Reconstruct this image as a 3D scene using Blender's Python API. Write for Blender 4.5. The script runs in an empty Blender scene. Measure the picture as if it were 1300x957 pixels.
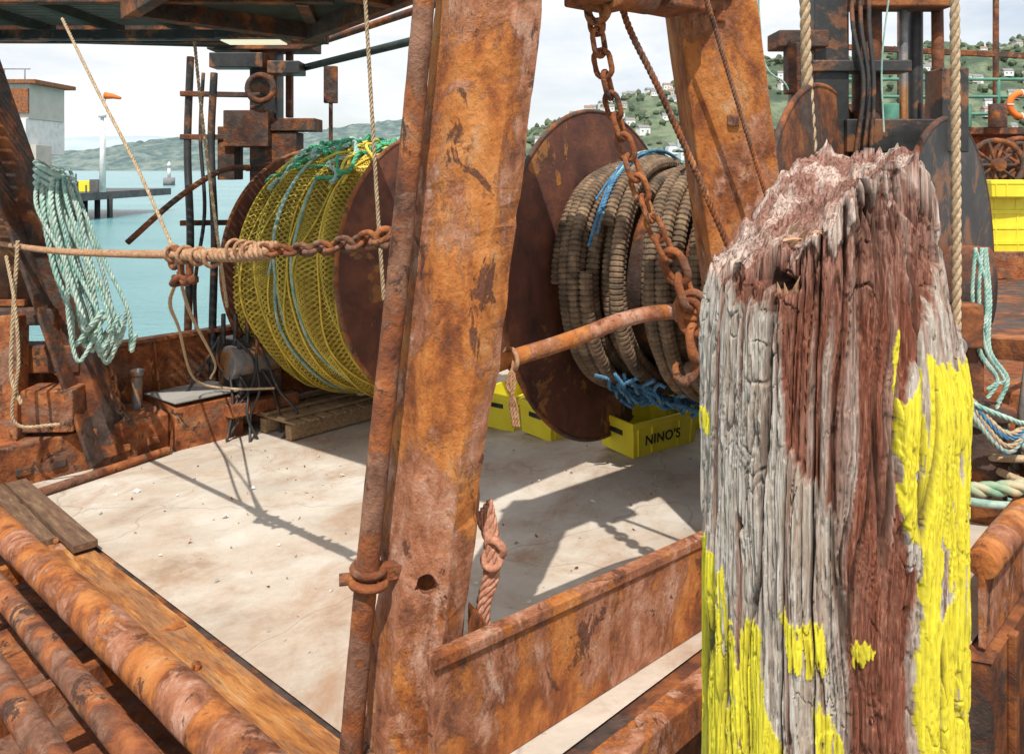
import bpy, math, random
import numpy as np
from mathutils import Vector, Matrix
random.seed(7); rng=np.random.RandomState(5)
D2=bpy.data
sc=bpy.context.scene
# ---------------------------------------------------------------- noise
def _h(ix,iy,iz):
    n=(ix.astype(np.int64)*374761393+iy.astype(np.int64)*668265263+iz.astype(np.int64)*1442695041)&0xffffffff
    n=((n^(n>>13))*1274126177)&0xffffffff
    n=((n^(n>>15))*2246822519)&0xffffffff
    return ((n^(n>>16))&0xffff)/65535.0
def vn(x,y,z=0.0):
    x,y,z=np.broadcast_arrays(np.asarray(x,float),np.asarray(y,float),np.asarray(z,float))
    ix,iy,iz=np.floor(x),np.floor(y),np.floor(z)
    fx,fy,fz=x-ix,y-iy,z-iz
    fx=fx*fx*(3-2*fx);fy=fy*fy*(3-2*fy);fz=fz*fz*(3-2*fz)
    r=0
    for a in (0,1):
        for b in (0,1):
            for c in (0,1):
                w=(fx if a else 1-fx)*(fy if b else 1-fy)*(fz if c else 1-fz)
                r=r+w*_h(ix+a,iy+b,iz+c)
    return r
def fbm(x,y,z=0.0,o=4):
    r=0;a=1;t=0
    for i in range(o):
        r=r+a*vn(x*2**i+i*17.3,y*2**i+i*5.1,z*2**i if not np.isscalar(z) else z+i*3.3);t+=a;a*=.5
    return r/t
# ---------------------------------------------------------------- materials
def lin(c):
    return tuple(c)+(1.0,) if len(c)==3 else c
def ramp(nt,stops,fac):
    n=nt.nodes.new('ShaderNodeValToRGB'); cr=n.color_ramp
    while len(cr.elements)>1: cr.elements.remove(cr.elements[-1])
    cr.elements[0].position=stops[0][0]; cr.elements[0].color=lin(stops[0][1])
    for p,c in stops[1:]:
        e=cr.elements.new(p); e.color=lin(c)
    nt.links.new(fac,n.inputs[0]); return n.outputs[0]
def noise(nt,vec,scale,detail=8,rough=.6,dist=0.0):
    n=nt.nodes.new('ShaderNodeTexNoise'); n.inputs['Scale'].default_value=scale
    n.inputs['Detail'].default_value=detail; n.inputs['Roughness'].default_value=rough
    n.inputs['Distortion'].default_value=dist
    nt.links.new(vec,n.inputs['Vector']); return n.outputs['Fac']
def mix(nt,f,a,b,mode='MIX'):
    n=nt.nodes.new('ShaderNodeMix'); n.data_type='RGBA'; n.blend_type=mode
    if isinstance(f,(int,float)): n.inputs[0].default_value=f
    else: nt.links.new(f,n.inputs[0])
    for s,i in ((a,6),(b,7)):
        if isinstance(s,tuple): n.inputs[i].default_value=lin(s)
        else: nt.links.new(s,n.inputs[i])
    return n.outputs[2]
def coords(nt,stretch=(1,1,1),rot=(0,0,0)):
    t=nt.nodes.new('ShaderNodeTexCoord'); out=t.outputs['Object']
    if rot!=(0,0,0):
        m=nt.nodes.new('ShaderNodeMapping'); m.inputs['Rotation'].default_value=rot; nt.links.new(out,m.inputs[0]); out=m.outputs[0]
    m=nt.nodes.new('ShaderNodeMapping'); m.inputs['Scale'].default_value=stretch
    nt.links.new(out,m.inputs[0]); return m.outputs[0]
def M(name,stops,scale=3,stretch=(1,1,1),rough=.8,bump=.3,bscale=25,metal=0.0,stops2=None,mscale=1.5,mr=(.48,.54),dist=0.3,rot=(0,0,0),bd=.02,speck=None,flake=0,scale_dark=None):
    m=D2.materials.new(name); m.use_nodes=True; nt=m.node_tree
    bs=nt.nodes['Principled BSDF']
    vec=coords(nt,stretch,rot)
    f=noise(nt,vec,scale,10,.65,dist)
    col=ramp(nt,stops,f); nrm_=None
    def addb(k,strength,dd,inv=False):
        nonlocal nrm_
        b=nt.nodes.new('ShaderNodeBump'); b.inputs['Strength'].default_value=strength; b.inputs['Distance'].default_value=dd; b.invert=inv
        nt.links.new(k,b.inputs['Height'])
        if nrm_: nt.links.new(nrm_,b.inputs['Normal'])
        nrm_=b.outputs[0]
    if stops2:
        f2=noise(nt,vec,scale*1.7,8,.7,dist)
        c2=ramp(nt,stops2,f2)
        mk=noise(nt,vec,mscale,9,.7,.4)
        k=ramp(nt,[(mr[0],(0,0,0)),(mr[1],(1,1,1))],mk)
        col=mix(nt,k,col,c2)
        if flake: addb(k,.8,flake)
    if scale_dark:   # scabs of dark scale lying on the rust
        q=noise(nt,vec,scale_dark[0],12,.78,.8)
        k=ramp(nt,[(scale_dark[1],(0,0,0)),(scale_dark[1]+.025,(1,1,1))],q)
        col=mix(nt,k,col,scale_dark[2])
        if flake: addb(k,.9,flake)
    if speck:
        sp=noise(nt,vec,speck[0],6,.7,.5)
        k=ramp(nt,[(speck[1],(0,0,0)),(speck[1]+.08,(1,1,1))],sp)
        col=mix(nt,k,col,speck[2])
        if flake: addb(k,.5,flake,True)
    nt.links.new(col,bs.inputs['Base Color'])
    bs.inputs['Roughness'].default_value=rough; bs.inputs['Metallic'].default_value=metal
    if bump>0:
        bn=noise(nt,vec,bscale,8,.7); addb(bn,bump,bd); nt.links.new(nrm_,bs.inputs['Normal'])
    return m
rust=M('rust_orange',[(.30,(.085,.024,.008)),(.42,(.26,.07,.014)),(.50,(.46,.145,.026)),(.60,(.56,.215,.055)),(.73,(.60,.36,.20))],6,stretch=(1,1,.6),bump=.9,bscale=44,
       stops2=[(.33,(.15,.05,.022)),(.47,(.37,.135,.06)),(.56,(.46,.21,.12)),(.68,(.58,.35,.25))],mscale=3.6,mr=(.48,.53),speck=(38,.64,(.13,.036,.012)),flake=.006,scale_dark=(5.5,.585,(.15,.05,.024)))
rust_dk=M('rust_dark',[(.3,(.035,.014,.009)),(.45,(.11,.035,.014)),(.55,(.24,.075,.02)),(.70,(.40,.15,.045))],5,bump=.6,bscale=32,
       stops2=[(.35,(.03,.02,.016)),(.6,(.10,.06,.045))],mscale=2.2,flake=.005)
rust_md=M('rust_brown',[(.3,(.07,.022,.010)),(.43,(.22,.062,.018)),(.54,(.37,.115,.03)),(.68,(.48,.23,.10))],6,bump=.8,bscale=40,
       stops2=[(.35,(.13,.05,.026)),(.6,(.30,.145,.085))],mscale=3.2,mr=(.5,.55),speck=(45,.65,(.09,.03,.014)),flake=.005,scale_dark=(6,.57,(.085,.035,.022)))
disc_m=M('reel_flange_rust',[(.3,(.055,.020,.014)),(.5,(.13,.045,.026)),(.68,(.24,.08,.035))],3.5,bump=.35,bscale=24,
       stops2=[(.3,(.46,.17,.03)),(.55,(.28,.12,.04)),(.7,(.09,.05,.03))],mscale=1.3,mr=(.565,.58),flake=.006,speck=(22,.66,(.06,.02,.012)))
black_st=M('black_steel',[(.3,(.012,.012,.013)),(.55,(.03,.03,.03)),(.7,(.07,.05,.04))],6,bump=.2,rough=.5,
       stops2=[(.3,(.12,.045,.02)),(.6,(.22,.09,.035))],mscale=3,mr=(.53,.58))
steel=M('worn_steel',[(.3,(.12,.12,.13)),(.5,(.25,.24,.23)),(.7,(.35,.2,.1))],6,rough=.5,metal=.3,
       stops2=[(.3,(.28,.10,.03)),(.6,(.4,.2,.08))],mscale=3,mr=(.5,.56))
deck_m=M('deck_concrete',[(.3,(.40,.345,.285)),(.5,(.53,.47,.395)),(.7,(.62,.57,.50))],1.6,bump=.35,bscale=45,bd=.012,rough=.85,
       stops2=[(.35,(.33,.23,.16)),(.5,(.44,.34,.255)),(.65,(.52,.43,.345))],mscale=.9,mr=(.44,.60),speck=(20,.66,(.26,.15,.09)))
nt=deck_m.node_tree; bs=nt.nodes['Principled BSDF']; src=bs.inputs['Base Color'].links[0].from_socket
vec=coords(nt); vo=nt.nodes.new('ShaderNodeTexVoronoi'); vo.feature='DISTANCE_TO_EDGE'; vo.inputs['Scale'].default_value=.75
nw=nt.nodes.new('ShaderNodeTexNoise'); nw.inputs['Scale'].default_value=3; nt.links.new(vec,nw.inputs[0])
ad=nt.nodes.new('ShaderNodeMixRGB'); ad.blend_type='ADD'; ad.inputs[0].default_value=.35; nt.links.new(vec,ad.inputs[1]); nt.links.new(nw.outputs['Color'],ad.inputs[2])
nt.links.new(ad.outputs[0],vo.inputs['Vector'])
k=ramp(nt,[(0,(1,1,1)),(.006,(0,0,0))],vo.outputs['Distance'])
kk=nt.nodes.new('ShaderNodeMath'); kk.operation='MULTIPLY'; kk.inputs[1].default_value=.4; nt.links.new(k,kk.inputs[0])
c=mix(nt,kk.outputs[0],src,(.16,.10,.07))
st=noise(nt,vec,1.1,10,.75,1.2)
c=mix(nt,ramp(nt,[(.52,(0,0,0)),(.68,(.7,.7,.7))],st),c,(.34,.18,.09))
st=noise(nt,vec,2.7,12,.8,.6)
c=mix(nt,ramp(nt,[(.57,(0,0,0)),(.66,(.45,.45,.45))],st),c,(.30,.26,.22))
nt.links.new(c,bs.inputs['Base Color'])
wood_dk=M('dark_wood',[(.3,(.07,.035,.02)),(.55,(.18,.10,.055)),(.7,(.3,.19,.11))],5,stretch=(1,8,8),rot=(0,0,.785),bump=.5)
wood_lt=M('pallet_wood',[(.3,(.18,.10,.05)),(.55,(.36,.24,.13)),(.7,(.45,.33,.2))],5,stretch=(1,8,8),rot=(0,0,.785),bump=.4)
grain_rust=M('grained_rust_plate',[(.3,(.12,.036,.012)),(.44,(.32,.11,.025)),(.56,(.52,.21,.05)),(.70,(.60,.36,.17))],3,stretch=(1,6,1),rot=(0,0,.785),bump=.8,bscale=14,speck=(14,.62,(.12,.036,.015)),
       stops2=[(.35,(.20,.075,.03)),(.6,(.42,.20,.08))],mscale=1.8)
def ropem(n,a,b,sc_=60): return M(n,[(.35,a),(.65,b)],sc_,bump=.5,bscale=250,bd=.004,rough=.95)
rope_tan=ropem('tan_rope',(.30,.20,.11),(.55,.42,.27))
rope_rust=ropem('rusty_rope',(.25,.11,.05),(.50,.30,.17))
rope_pink=ropem('rust_stained_rope',(.35,.12,.06),(.55,.30,.20))
rope_teal=ropem('teal_rope',(.14,.33,.28),(.48,.58,.50),20)
rope_pale=ropem('pale_teal_rope',(.20,.34,.29),(.52,.60,.52),26)
rope_green=ropem('green_rope',(.03,.25,.12),(.12,.45,.26),20)
rope_blue=ropem('blue_rope',(.03,.12,.25),(.12,.28,.42),20)
rope_mix=ropem('green_tan_rope',(.10,.30,.20),(.50,.40,.25),14)
net_y=ropem('yellow_netting',(.66,.46,.05),(.86,.67,.13),9)
net_o=ropem('olive_netting',(.50,.38,.06),(.74,.59,.10),9)
net_b=M('net_core',[(.35,(.22,.15,.03)),(.65,(.46,.33,.06))],14,bump=.8,bscale=60)
hose_m=M('rubber_disc_gear',[(.3,(.06,.045,.032)),(.5,(.17,.11,.065)),(.7,(.34,.23,.14))],9,bump=.4,bscale=60)
yel=M('yellow_plastic',[(.3,(.74,.62,.02)),(.6,(.84,.75,.05))],4,bump=.05,rough=.45,speck=(30,.68,(.55,.45,.06)))
black_ink=M('black_ink',[(.4,(.015,.015,.015)),(.6,(.03,.03,.03))],20,bump=0)
white_p=M('white_paint',[(.3,(.6,.6,.58)),(.6,(.78,.78,.76))],2,bump=.05,stops2=[(.3,(.4,.35,.3)),(.6,(.6,.55,.5))],mscale=1,mr=(.6,.7))
red_p=M('red_paint',[(.3,(.4,.06,.03)),(.6,(.55,.12,.05))],5,bump=.1)
orange_p=M('orange_paint',[(.3,(.7,.12,.02)),(.6,(.8,.2,.03))],5,bump=.1)
green_p=M('green_paint',[(.3,(.04,.16,.12)),(.6,(.10,.28,.2))],5,bump=.1,speck=(20,.6,(.25,.1,.04)))
blue_p=M('blue_paint',[(.3,(.04,.10,.20)),(.6,(.08,.18,.32))],5,bump=.1)
rubber=M('black_rubber',[(.4,(.012,.012,.012)),(.6,(.04,.04,.04))],8,bump=.2)
conc=M('wharf_concrete',[(.3,(.22,.21,.19)),(.6,(.34,.32,.29))],2,bump=.3)
pier_m=M('dark_pier',[(.3,(.05,.05,.055)),(.6,(.13,.13,.13))],.8,bump=.3)
# ---------------------------------------------------------------- mesh builder
class B:
    def __init__(s): s.v=[];s.f=[];s.m=[];s.s=[];s.n=0
    def add(s,v,f,m=0,sm=False):
        v=np.asarray(v,float); s.v.append(v)
        o=s.n; s.f.extend([[i+o for i in q] for q in f]); s.m.extend([m]*len(f)); s.s.extend([sm]*len(f)); s.n+=len(v)
    def finish(s,name,mats,bevel=0,parent=None,loc=None):
        me=D2.meshes.new(name); me.from_pydata(np.concatenate(s.v).tolist(),[],s.f)
        for m in mats: me.materials.append(m)
        me.polygons.foreach_set('material_index',s.m); me.polygons.foreach_set('use_smooth',s.s); me.update()
        o=D2.objects.new(name,me); sc.collection.objects.link(o)
        if bevel:
            b=o.modifiers.new('bevel','BEVEL'); b.width=bevel; b.segments=2; b.limit_method='ANGLE'; b.angle_limit=math.radians(50)
        if parent: o.parent=parent
        return o
def V(*a): return np.array(a,float)
def nrm(a): a=np.asarray(a,float); return a/np.linalg.norm(a)
def box(b,c,size,ax=None,m=0):
    c=np.asarray(c,float)
    ux,uy,uz=ax if ax is not None else (V(1,0,0),V(0,1,0),V(0,0,1))
    h=np.asarray(size,float)/2
    v=[c+ux*h[0]*i+uy*h[1]*j+uz*h[2]*k for i in(-1,1) for j in(-1,1) for k in(-1,1)]
    b.add(v,[[0,1,3,2],[4,6,7,5],[0,4,5,1],[2,3,7,6],[0,2,6,4],[1,5,7,3]],m)
def beam(b,p,q,w,h,m=0,up=(0,0,1)):
    p=np.asarray(p,float);q=np.asarray(q,float);d=q-p;L=np.linalg.norm(d);t=d/L
    u=np.asarray(up,float)
    if abs(np.dot(u,t))>.95: u=V(0,1,0)
    s=nrm(np.cross(u,t)); u=np.cross(t,s)
    box(b,(p+q)/2,(L,w,h),(t,s,u),m)
def loft(b,secs,m=0,sm=False):
    n=len(secs[0]); v=np.concatenate(secs); f=[]
    for i in range(len(secs)-1):
        for j in range(n):
            k=(j+1)%n; f.append([i*n+j,i*n+k,(i+1)*n+k,(i+1)*n+j])
    f.append(list(range(n))[::-1]); f.append([(len(secs)-1)*n+j for j in range(n)])
    b.add(v,f,m,sm)
def cat(pts,n=12):
    P=np.asarray(pts,float); P=np.vstack([2*P[0]-P[1],P,2*P[-1]-P[-2]]); out=[]
    for i in range(1,len(P)-2):
        for k in range(n):
            t=k/n; out.append(.5*((2*P[i])+(-P[i-1]+P[i+1])*t+(2*P[i-1]-5*P[i]+4*P[i+1]-P[i+2])*t*t+(-P[i-1]+3*P[i]-3*P[i+1]+P[i+2])*t**3))
    out.append(P[-2]); return np.array(out)
def resamp(P,ds):
    L=np.concatenate([[0],np.cumsum(np.linalg.norm(np.diff(P,axis=0),axis=1))]); n=max(2,int(L[-1]/ds)+1)
    s=np.linspace(0,L[-1],n); return np.stack([np.interp(s,L,P[:,i]) for i in range(3)],1),s
def frames(P,closed=False):
    if closed: T=np.roll(P,-1,0)-np.roll(P,1,0)
    else: T=np.gradient(P,axis=0)
    T/=np.linalg.norm(T,axis=1)[:,None]+1e-12
    N=np.zeros_like(T); a=V(0,0,1) if abs(T[0,2])<.9 else V(1,0,0)
    n=nrm(a-np.dot(a,T[0])*T[0])
    for i in range(len(T)):
        n=n-np.dot(n,T[i])*T[i]; n=n/(math.sqrt(n@n)+1e-12); N[i]=n
    return T,N,np.cross(T,N)
def sweep(b,P,r,sides=10,m=0,closed=False,sm=True):
    P=np.asarray(P,float); n=len(P); T,N,Bn=frames(P,closed)
    r=np.broadcast_to(np.asarray(r,float),(n,))
    a=np.linspace(0,2*np.pi,sides,endpoint=False)
    v=P[:,None,:]+r[:,None,None]*(np.cos(a)[None,:,None]*N[:,None,:]+np.sin(a)[None,:,None]*Bn[:,None,:])
    rows=n if closed else n-1
    i=np.arange(rows)[:,None]; j=np.arange(sides)[None,:]; i2=(i+1)%n; j2=(j+1)%sides
    f=np.stack([i*sides+j,i*sides+j2,i2*sides+j2,i2*sides+j],-1).reshape(-1,4).tolist()
    if not closed:
        f.append(list(range(sides))[::-1]); f.append([(n-1)*sides+q for q in range(sides)])
    b.add(v.reshape(-1,3),f,m,sm)
def cyl(b,p,q,r,sides=16,m=0,sm=True,r2=None):
    p=np.asarray(p,float);q=np.asarray(q,float); sweep(b,np.array([p,q]),[r,r if r2 is None else r2],sides,m,False,sm)
def roughpipe(b,p,q,r,sides=24,m=0,amp=.05,seed=0.):
    p=np.asarray(p,float);q=np.asarray(q,float); L=np.linalg.norm(q-p); n=int(L/.03)+2
    P=p+(q-p)*np.linspace(0,1,n)[:,None]; s=np.linspace(0,L,n)
    P=P+np.stack([np.zeros(n),np.zeros(n),.006*np.sin(s*1.3+seed)],1)
    sweep(b,P,r*(1+amp*(vn(s*9,seed)-.5)+amp*(vn(s*2.5,seed+3)-.5)),sides,m)
def rope(b,pts,r,m=0,pitch=None,n=12,sides=6):
    P=cat(pts,n) if len(pts)>2 else np.asarray(pts,float)
    pitch=pitch or r*7
    P,s=resamp(P,pitch/9); T,N,Bn=frames(P)
    for k in range(3):
        a=2*np.pi*s/pitch+k*2.0944
        Q=P+.52*r*(np.cos(a)[:,None]*N+np.sin(a)[:,None]*Bn)
        sweep(b,Q,r*.52,sides,m)
def link(b,c,t,n,L,W,r,m=0):
    h=(L-W)/2; pts=[]
    for a in np.linspace(-np.pi/2,np.pi/2,8): pts.append((h+math.cos(a)*W/2,math.sin(a)*W/2))
    for a in np.linspace(np.pi/2,3*np.pi/2,8): pts.append((-h+math.cos(a)*W/2,math.sin(a)*W/2))
    P=np.array([c+t*x+n*y for x,y in pts]); sweep(b,P,r,8,m,True)
def chain(b,pts,L,W,r,m=0,tw=0.6):
    P=cat(pts,16) if len(pts)>2 else np.asarray(pts,float)
    pitch=L-2.2*r*1.0; Q,s=resamp(P,pitch); T,N,Bn=frames(Q)
    for i in range(len(Q)):
        a=tw+(math.pi/2 if i%2 else 0)+random.uniform(-.25,.25)
        n=N[i]*math.cos(a)+Bn[i]*math.sin(a)
        link(b,Q[i],T[i],n,L,W,r,m)
def torus(b,c,ax,R,r,m=0,n=40,sides=10):
    ax=nrm(ax); u=nrm(np.cross(ax,V(0,0,1)) if abs(ax[2])<.9 else np.cross(ax,V(1,0,0))); w=np.cross(ax,u)
    a=np.linspace(0,2*np.pi,n,endpoint=False)
    P=np.asarray(c)+R*(np.cos(a)[:,None]*u+np.sin(a)[:,None]*w); sweep(b,P,r,sides,m,True)
# ship frame: l along the hull (stern->bow), t across (near->far), h above the listing deck
Lx=V(.7071,.7071,0); Tx=V(-.7071,.7071,-.0848)
def S(l,t,h=0.0): return V(-.32+.7071*(l-t),2.33+.7071*(l+t),.171-.0848*t+h)
TxN=nrm(Tx); UP=nrm(np.cross(Lx,TxN))
SA=(Lx,TxN,UP)

# ================================================================ world / light / camera
w=D2.worlds.new("World"); sc.world=w; w.use_nodes=True; nt=w.node_tree
bg=nt.nodes['Background']; sky=nt.nodes.new('ShaderNodeTexSky'); sky.sky_type='NISHITA'; sky.sun_disc=False
d=nrm(V(.06,.60,-1.0)); el=math.asin(-d[2]); sky.sun_elevation=el; sky.sun_rotation=math.atan2(-d[0],-d[1])%(2*math.pi)
tc=nt.nodes.new('ShaderNodeTexCoord'); mp=nt.nodes.new('ShaderNodeMapping'); mp.inputs['Scale'].default_value=(1,1,3.2)
nt.links.new(tc.outputs['Generated'],mp.inputs[0])
cf=noise(nt,mp.outputs[0],2.3,8,.58,.3); ck=ramp(nt,[(.36,(.45,.45,.45)),(.54,(1,1,1))],cf)
nt.links.new(mix(nt,ck,sky.outputs[0],(8.5,8.6,8.8)),bg.inputs[0]); bg.inputs[1].default_value=.124
sl=D2.lights.new('sun','SUN'); sl.energy=5.0; sl.angle=math.radians(.5); sl.color=(1,.95,.87)
so=D2.objects.new('sun',sl); so.rotation_euler=Vector(d).to_track_quat('-Z','Y').to_euler(); so.location=(-8,-5,20); sc.collection.objects.link(so)
cd=D2.cameras.new('camera'); cam=D2.objects.new('camera',cd); sc.collection.objects.link(cam); sc.camera=cam
cam.location=(0,0,2); cam.rotation_euler=(math.pi/2,0,0); cd.sensor_width=36; cd.lens=27.69; cd.shift_y=-.2027; cd.clip_start=.05; cd.clip_end=9000
sc.view_settings.view_transform='Standard'; sc.view_settings.look='None'; sc.view_settings.exposure=0

# ================================================================ water, hills
wm=D2.materials.new('harbour_water'); wm.use_nodes=True; nt=wm.node_tree; bs=nt.nodes['Principled BSDF']
vec=coords(nt,(1,1.6,1)); f=noise(nt,vec,.05,5,.6); c=ramp(nt,[(.35,(.10,.27,.29)),(.65,(.17,.35,.36))],f)
nt.links.new(c,bs.inputs['Base Color']); bs.inputs['Roughness'].default_value=.22
b1=noise(nt,vec,1.6,6,.65); bp=nt.nodes.new('ShaderNodeBump'); bp.inputs['Strength'].default_value=1; bp.inputs['Distance'].default_value=.25
nt.links.new(b1,bp.inputs['Height']); nt.links.new(bp.outputs[0],bs.inputs['Normal'])
b=B(); b.add([(-6000,-300,-1.5),(6000,-300,-1.5),(6000,7000,-1.5),(-6000,7000,-1.5)],[[0,1,2,3]]); b.finish('water',[wm])

def hills(name,y0,y1,xs,hs,mat,amp,nx=260,ny=30,seed=0.):
    X=np.linspace(xs[0],xs[-1],nx); H=np.interp(X,xs,hs); k=np.linspace(0,1,ny)
    XX=np.repeat(X[None],ny,0); YY=y0+(y1-y0)*np.repeat(k[:,None],nx,1)
    pr=np.sin(np.clip(k*1.25,0,1)*np.pi/2)[:,None]
    sc_=(xs[-1]-xs[0])
    Z=-2+(H[None]+2)*pr*(.78+.32*fbm(XX/sc_*14+seed,YY/sc_*14,0.,4))+amp*pr**.5*(fbm(XX/sc_*90,YY/sc_*90+seed,0.,3)-.5)
    i=np.arange(ny-1)[:,None]; j=np.arange(nx-1)[None]
    f=np.stack([i*nx+j,i*nx+j+1,(i+1)*nx+j+1,(i+1)*nx+j],-1).reshape(-1,4).tolist()
    b=B(); b.add(np.stack([XX,YY,Z],-1).reshape(-1,3),f,0,True); o=b.finish(name,[mat]); return XX,YY,Z
h_far=M('hazy_hill',[(.4,(.30,.37,.42)),(.6,(.36,.42,.46))],.002,bump=0)  # distance haze is mixed into the hill base colours
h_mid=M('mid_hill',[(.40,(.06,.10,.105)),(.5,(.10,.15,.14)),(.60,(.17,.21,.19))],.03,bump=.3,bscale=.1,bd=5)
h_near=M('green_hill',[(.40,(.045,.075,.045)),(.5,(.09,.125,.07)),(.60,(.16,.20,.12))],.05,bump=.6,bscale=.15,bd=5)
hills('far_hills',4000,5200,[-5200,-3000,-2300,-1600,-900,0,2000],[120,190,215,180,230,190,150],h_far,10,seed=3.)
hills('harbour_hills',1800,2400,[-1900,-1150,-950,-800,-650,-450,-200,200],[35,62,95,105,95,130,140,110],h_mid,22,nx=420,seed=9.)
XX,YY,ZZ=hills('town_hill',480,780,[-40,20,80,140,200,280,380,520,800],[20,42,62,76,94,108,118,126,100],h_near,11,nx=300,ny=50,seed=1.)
b=B()
for k in range(2600):
    i=random.randint(2,46); j=random.randint(5,292)
    if vn(j*.15+9,i*.25,7.)<.40: continue
    p=V(XX[i,j]+random.uniform(-1.4,1.4),YY[i,j]+random.uniform(-3,3),ZZ[i,j]); s=random.uniform(1.6,3.6); h=s*random.uniform(.8,1.5)
    n=6; a0=random.random()*6
    v=[p+V(0,0,h*1.25)]
    for z,q in ((.85,.75),(.35,1.05),(-.3,.7)):
        for e in range(n): a=a0+e*2*math.pi/n; rr=s*q*random.uniform(.7,1.15); v.append(p+V(rr*math.cos(a),rr*math.sin(a),h*z))
    f=[[0,1+e,1+(e+1)%n] for e in range(n)]+[[1+r*n+e,1+(r+1)*n+e,1+(r+1)*n+(e+1)%n,1+r*n+(e+1)%n] for r in range(2) for e in range(n)]
    b.add(v,f,k%3)
b.finish('hillside_trees',[M('tree_dark',[(.3,(.03,.055,.03)),(.6,(.06,.09,.045))],.3,bump=0),M('tree_mid',[(.3,(.05,.08,.04)),(.6,(.085,.12,.06))],.3,bump=0),M('tree_olive',[(.3,(.075,.09,.05)),(.6,(.12,.13,.07))],.3,bump=0)])
b=B()
for k in range(300):
    i=random.randint(3,36); j=random.randint(12,285)
    if vn(j*.12,i*.2,3.)<.38: continue
    p=V(XX[i,j],YY[i,j],ZZ[i,j]); s=random.uniform(3.5,6.5)
    a=random.uniform(-.5,.5); ux=V(math.cos(a),math.sin(a),0); uy=V(-ux[1],ux[0],0)
    hh=random.uniform(3.5,6); box(b,p+V(0,0,hh/2),(s*1.3,s,hh),(ux,uy,V(0,0,1)),random.choice([0,0,2]))
    t=p+V(0,0,hh); q=[t-ux*s*.7-uy*s*.55,t+ux*s*.7-uy*s*.55,t+ux*s*.7+uy*s*.55,t-ux*s*.7+uy*s*.55,t-ux*s*.7+V(0,0,2),t+ux*s*.7+V(0,0,2)]
    b.add(q,[[0,1,5,4],[2,3,4,5],[0,4,3],[1,2,5]],random.choice([1,3,3,3]))
    for e in (-.3,.3): box(b,p+ux*s*e-uy*(s/2+.05)+V(0,0,hh*.6),(s*.22,.1,1.0),(ux,uy,V(0,0,1)),3)
for (x,y,ww,hh) in [(98,440,9,24),(92,450,7,16),(108,445,8,19),(60,430,14,9),(75,430,10,13),(40,440,16,7),(25,430,12,9),(120,440,10,12)]:
    box(b,(x,y,hh/2-1.5),(ww,10,hh),None,0)
    for z in np.arange(1,hh-3,3): box(b,(x,y-5.05,z),(ww*.85,.1,1.1),None,3)
grey=M('grey_roof',[(.3,(.14,.14,.15)),(.6,(.24,.23,.23))],1,bump=0)
cream=M('cream_wall',[(.3,(.45,.43,.38)),(.6,(.55,.53,.47))],1,bump=0)
roof_r=M('brown_roof',[(.3,(.22,.13,.10)),(.6,(.28,.18,.14))],1,bump=0)
b.finish('hillside_houses',[white_p,roof_r,cream,grey])
# far wharf: decking on piles with cargo clutter
b=B()
box(b,(-52,60,.12),(46,14,.55),None,0)
for x in np.arange(-60,-29,.9):
    cyl(b,(x,52.8,-2.5),(x,52.8,.55+.25*random.random()),.2,10,1)
    cyl(b,(x+.4,56.8,-2.5),(x+.4,56.8,.1),.2,8,1)
for x in np.arange(-46,-29.5,2.2): box(b,(x,52.5,-.4),(.8,.5,1.2),None,1)
box(b,(-52,52.6,.40),(45.5,.3,.3),None,1); box(b,(-52,52.7,-.7),(45.5,.2,.25),None,1)
b.finish('far_wharf',[pier_m,rubber])
b=B()
for k in range(16):
    x=-40+k*.70; q=random.random(); box(b,(x,56,.65+.25*q),(.5+.3*random.random(),.9,.5+.5*q),None,[3,4,4,0,3,4,1,4,3,0,4,2,4,3,0,4][k])
    cyl(b,(x+.3,54,.4),(x+.3,54,.9+.9*random.random()),.06,8,4)
cyl(b,(-30.4,54,.4),(-30.4,54,1.6),.18,10,4); cyl(b,(-33,53.6,.4),(-33,53.6,1.4),.14,10,0)
b.finish('wharf_cargo',[yel,blue_p,red_p,rust_dk,pier_m],.03)
b=B()
for x in (-41,-38.1,-36.1): cyl(b,(x,60,.4),(x,60,4.2),.3,10,1)
box(b,(-39.1,60,4.4),(7.2,5,2.6),None,0); box(b,(-38.7,60,7.0),(6.6,4.6,2.6),None,2); box(b,(-38.5,60,8.4),(7.6,5.4,.3),None,1)
box(b,(-36,57.6,7.0),(1.3,.2,1.8),None,1); box(b,(-38.1,57.65,7.0),(1.0,.2,1.3),None,3); box(b,(-39.9,57.65,7.0),(1.0,.2,1.3),None,3)
box(b,(-39.1,57.45,4.5),(5.8,.1,.8),None,3); box(b,(-35.7,59,2.3),(1.3,2,3),None,2); beam(b,(-41.5,57.4,.6),(-36,57.4,3.0),.15,.15,3); beam(b,(-36,57.4,.6),(-41.5,57.4,3.0),.15,.15,3)
for x in (-41.5,-40,-38.5,-37,-35.5): cyl(b,(x,57.4,8.5),(x,57.4,9.3),.05,6,3)
cyl(b,(-42,57.4,9.3),(-35.1,57.4,9.3),.05,6,3)
b.finish('wharf_control_building',[white_p,rust_md,cream,grey],.05)
b=B(); cyl(b,(-28.6,55,.4),(-28.6,55,5.6),.22,12,0,r2=.12); cyl(b,(-28.6,55,5.6),(-28.6,55,5.9),.25,12,0); b.finish('beacon_post',[white_p])
b=B(); cyl(b,(-31,60,.4),(-31,60,7.8),.06,8,0); sweep(b,np.array([(-31,60,7.6),(-30.4,60,7.55),(-29.8,60,7.4)]),[.28,.2,.1],12,1); b.finish('windsock',[white_p,orange_p])
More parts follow.
